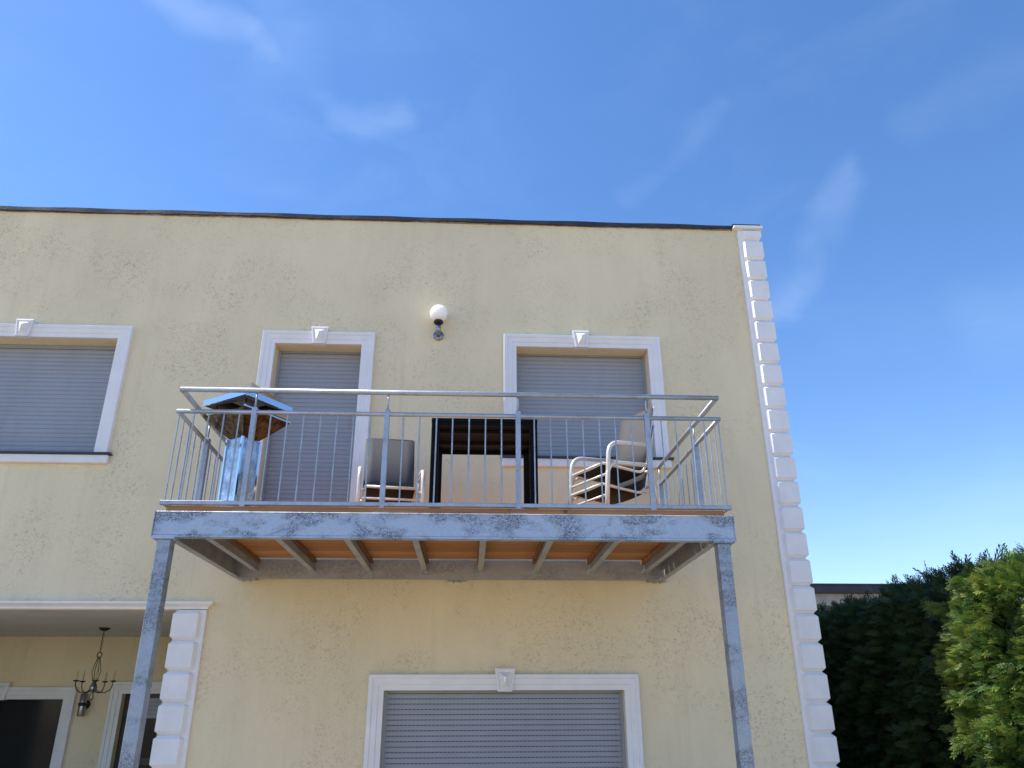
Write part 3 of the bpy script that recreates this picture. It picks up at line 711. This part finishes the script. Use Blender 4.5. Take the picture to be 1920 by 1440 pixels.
# ------------------------------------------------------------------ neighbour building behind the hedge
nb_ = thing('neighbour_building', 'low pale building with dark flat roof edge behind the hedge', 'building', (9, 9, 0))
box('wall', (4.3-9, 7.0-9, 0), (17-9, 13-9, 3.76), M['nwall'], nb_)
box('roof', (4.2-9, 6.85-9, 3.905), (17.1-9, 13.1-9, 3.93), M['nfascia'], nb_)
box('fascia', (4.22-9, 6.87-9, 3.762), (17.08-9, 13.08-9, 3.904), M['nfascia'], nb_)
chm = box('chimney', (10.85-9, 9.0-9, 3.931), (11.14-9, 9.4-9, 4.57), M['brick'], nb_)
box('chimney_cap', (10.81-9, 8.95-9, 4.571), (11.18-9, 9.45-9, 4.64), M['trim'], chm)

# ------------------------------------------------------------------ thuja foliage
def frond(nside, spread):
    # flat scale-leaved spray in the xy plane pointing +y, length 1: narrow diamonds
    vs = []; fs = []
    def blade(p, d, l, wd):
        p = np.array(p, float); d = np.array(d, float)/np.linalg.norm(d); q = np.array([-d[1], d[0], 0])
        k = len(vs); vs.extend([p, p+d*l*.45+q*wd, p+d*l, p+d*l*.45-q*wd]); fs.append((k, k+1, k+2, k+3))
    blade((0, 0, 0), (0, 1, 0), 1, .03)
    for i in range(nside):
        t = .12+.76*i/(nside-1); s = 1 if i % 2 else -1; l = .50*(1-t*.62)
        blade((0, t, .01*s), (s*spread, .85, .10*((i % 3)-1)), l, .034)
        blade((s*spread*l*.35, t+.85*l*.35, .02*s), (s*spread*.2, 1, .1), l*.5, .034)
    return np.array(vs), np.array(fs)
FV, FF = frond(9, .75)
TV, TF = frond(8, .55); TV[:, 0] *= .55
def foliage(name, pos, dirs, scale, tint, material, parent, V=FV, F=FF):
    n = len(pos); d = dirs/np.linalg.norm(dirs, axis=1, keepdims=True)
    r = rng.normal(size=(n, 3)); x = np.cross(d, r); x /= np.linalg.norm(x, axis=1, keepdims=True); z = np.cross(x, d)
    P = pos[:, None, :] + scale[:, None, None]*(V[None, :, 0:1]*x[:, None, :] + V[None, :, 1:2]*d[:, None, :] + V[None, :, 2:3]*z[:, None, :])
    droop = (V[:, 1]**2)[None, :]*scale[:, None]*.22; P[:, :, 2] -= droop
    nv = V.shape[0]; nf = F.shape[0]
    FI = (F[None]+(np.arange(n)*nv)[:, None, None]).reshape(-1)
    me = bpy.data.meshes.new(name); me.vertices.add(n*nv); me.vertices.foreach_set('co', P.reshape(-1).astype(np.float32))
    me.loops.add(len(FI)); me.loops.foreach_set('vertex_index', FI.astype(np.int32))
    me.polygons.add(n*nf); me.polygons.foreach_set('loop_start', np.arange(0, n*nf*4, 4, dtype=np.int32)); me.polygons.foreach_set('loop_total', np.full(n*nf, 4, np.int32))
    me.update(calc_edges=True)
    at = me.attributes.new('tint', 'FLOAT', 'POINT')
    tt = np.clip(np.repeat(tint, nv) + np.tile(V[:, 1]*.25-.05, n), 0, 1); at.data.foreach_set('value', tt.astype(np.float32))
    return link(name, me, material, parent)
def lump(p, seed, f=1.6):
    q = p*f+seed
    return (np.sin(q[:, 0]*1.7+np.sin(q[:, 1]*1.3))*np.cos(q[:, 1]*1.9+q[:, 2])+.6*np.sin(q[:, 2]*2.9+q[:, 1]*2.1)+.45*np.sin(q[:, 1]*6.1+q[:, 2]*5.3+np.sin(q[:, 2]*4)))/1.6
# the long hedge, left face at x ~ 4.95, running back along y
hd = thing('thuja_hedge', 'tall dark thuja hedge in the shade beside the house', 'hedge', (5.6, 4.0, 0)); HO = np.array([5.6, 4.0, 0])
n1 = 17000
y = rng.uniform(-.5, 8.2, n1); z = rng.uniform(.2, 1, n1)*2.88
p = np.stack([np.zeros(n1), y, z], 1); lu = lump(p, 3.3)
p[:, 0] = 4.98-.16*lu+rng.normal(0, .06, n1)+np.maximum(z-2.6, 0)**2*.9
d = np.stack([-.9+rng.normal(0, .35, n1), rng.normal(0, .5, n1), .45+rng.normal(0, .35, n1)], 1)
n2 = 5500
y2 = rng.uniform(-.5, 8.2, n2); x2 = rng.uniform(5.0, 6.3, n2)
p2 = np.stack([x2, y2, 2.87+.04*np.sin(y2*2.3)+.05*np.sin(y2*5.1+1)+rng.normal(0, .06, n2)+.05*np.clip((2.2-y2)/2.5, 0, 1)], 1)
d2 = np.stack([rng.normal(-.2, .4, n2), rng.normal(0, .4, n2), .9+rng.normal(0, .2, n2)], 1)
P_ = np.concatenate([p, p2])-HO; D_ = np.concatenate([d, d2])
foliage('foliage', P_, D_, rng.uniform(.11, .21, len(P_)), np.clip(rng.normal(.45, .2, len(P_))+.15*np.concatenate([lu, np.zeros(n2)]), 0, 1), M['thuja_shaded'], hd)
n3 = 620
y3 = rng.uniform(-.3, 7.5, n3); p3 = np.stack([rng.uniform(5.0, 6.0, n3), y3, 2.86+.06*np.clip((2.2-y3)/2.5, 0, 1)], 1)-HO
foliage('top_shoots', p3, np.stack([rng.normal(-.1, .3, n3), rng.normal(-.05, .3, n3), np.ones(n3)], 1), rng.uniform(.14, .30, n3)+.22*rng.uniform(0, 1, n3)**4, rng.uniform(.2, .6, n3), M['thuja_shaded'], hd, TV, TF)
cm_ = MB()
cm_.box((5.18-5.6, -.4-4, .0), (6.2-5.6, 8.2-4, 2.66)); co = cm_.mesh('inner_twigs'); link('inner_twigs', co, M['thuja_shaded'], hd)
for i in range(9):
    yy = -.1+i*.95-4; MB().tube([(0.5-.72, yy, 0), (.48-.72, yy+.03, .9), (.5-.72, yy, 1.6)], [.06, .05, .03], 7).build('trunk', M['bark'], hd)

# the nearest plant, fuller and standing out into the sun
def thuja(name, label, c, rx, ry, h, nfr, matl, seed, zlow=.1, tint0=.46):
    t = thing(name, label, 'tree', (c[0], c[1], 0))
    th = rng.uniform(0, 2*math.pi, nfr); u = rng.uniform(0, 1, nfr); z = zlow+(h-zlow)*u
    prof_ = np.where(u < .72, 1-.10*(1-u/.72)**2, np.sqrt(np.clip(1-((u-.72)/.285)**2, 0.02, 1)))
    q = np.stack([np.cos(th), np.sin(th), z], 1); lu = lump(np.stack([np.cos(th)*1.3, np.sin(th)*1.3+c[1], z*1.2], 1), seed, 2.1)
    rr = prof_*(1+.17*lu+rng.normal(0, .05, nfr)-np.abs(rng.normal(0, .06, nfr)))
    p = np.stack([np.cos(th)*rx*rr, np.sin(th)*ry*rr, z+rng.normal(0, .04, nfr)], 1)
    d = np.stack([np.cos(th)*.9+rng.normal(0, .4, nfr), np.sin(th)*.9+rng.normal(0, .4, nfr), .35+.7*np.maximum(u-.6, 0)*2+rng.normal(0, .35, nfr)], 1)
    tn_ = np.clip(tint0+.28*lu+rng.normal(0, .16, nfr), 0, 1)
    nt_ = 70; k_ = 85                                        # branch tips that stand out from the crown
    a = rng.uniform(0, 2*math.pi, nt_); uu = rng.uniform(.12, .93, nt_)
    pr_ = np.where(uu < .72, 1-.10*(1-uu/.72)**2, np.sqrt(np.clip(1-((uu-.72)/.285)**2, 0.02, 1)))
    ln = rng.uniform(.16, .34, nt_); od = np.stack([np.cos(a), np.sin(a), rng.uniform(.1, .7, nt_)], 1); od /= np.linalg.norm(od, axis=1, keepdims=True)
    b0 = np.stack([np.cos(a)*rx*pr_*.93, np.sin(a)*ry*pr_*.93, zlow+(h-zlow)*uu], 1)
    tt = rng.uniform(0, 1, (nt_, k_, 1)); tp_ = b0[:, None]+od[:, None]*ln[:, None, None]*tt+rng.normal(0, .055, (nt_, k_, 3))*(1.15-tt)
    td = od[:, None]+rng.normal(0, .35, (nt_, k_, 3)); tti = np.repeat(rng.normal(tint0+.12, .16, nt_), k_)+rng.normal(0, .1, nt_*k_)
    p = np.concatenate([p, tp_.reshape(-1, 3)]); d = np.concatenate([d, td.reshape(-1, 3)]); tn_ = np.concatenate([tn_, np.clip(tti, 0, 1)])
    foliage('crown', p, d, rng.uniform(.085, .165, len(p)), tn_, matl, t)
    ns = 60; a = rng.uniform(0, 2*math.pi, ns); r = rng.uniform(0, .75, ns)
    foliage('top_shoots', np.stack([np.cos(a)*rx*r, np.sin(a)*ry*r, h*(1-.10*r**2)-.02*np.ones(ns)], 1), np.stack([rng.normal(0, .3, ns), rng.normal(0, .3, ns), np.ones(ns)], 1), rng.uniform(.18, .36, ns), rng.uniform(.3, .7, ns), matl, t, TV, TF)
    MB().tube([(0, 0, 0), (.03, 0, h*.5), (0, .02, h*.9)], [.09, .06, .015], 8).build('trunk', M['bark'], t)
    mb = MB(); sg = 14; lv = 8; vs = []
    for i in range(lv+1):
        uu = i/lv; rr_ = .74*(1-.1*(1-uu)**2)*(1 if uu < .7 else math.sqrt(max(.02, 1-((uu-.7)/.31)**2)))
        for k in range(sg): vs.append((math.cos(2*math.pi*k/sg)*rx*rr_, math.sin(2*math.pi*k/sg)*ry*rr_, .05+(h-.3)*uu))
    mb.add(vs, [(i*sg+k, i*sg+(k+1) % sg, (i+1)*sg+(k+1) % sg, (i+1)*sg+k) for i in range(lv) for k in range(sg)]).build('inner_twigs', M['thuja_shaded'], t)
    return t
thuja('thuja_tree', 'bushy sunlit yellow green thuja at the right picture edge', (5.60, -.60), .84, 1.0, 3.02, 20000, M['thuja'], 1.1)
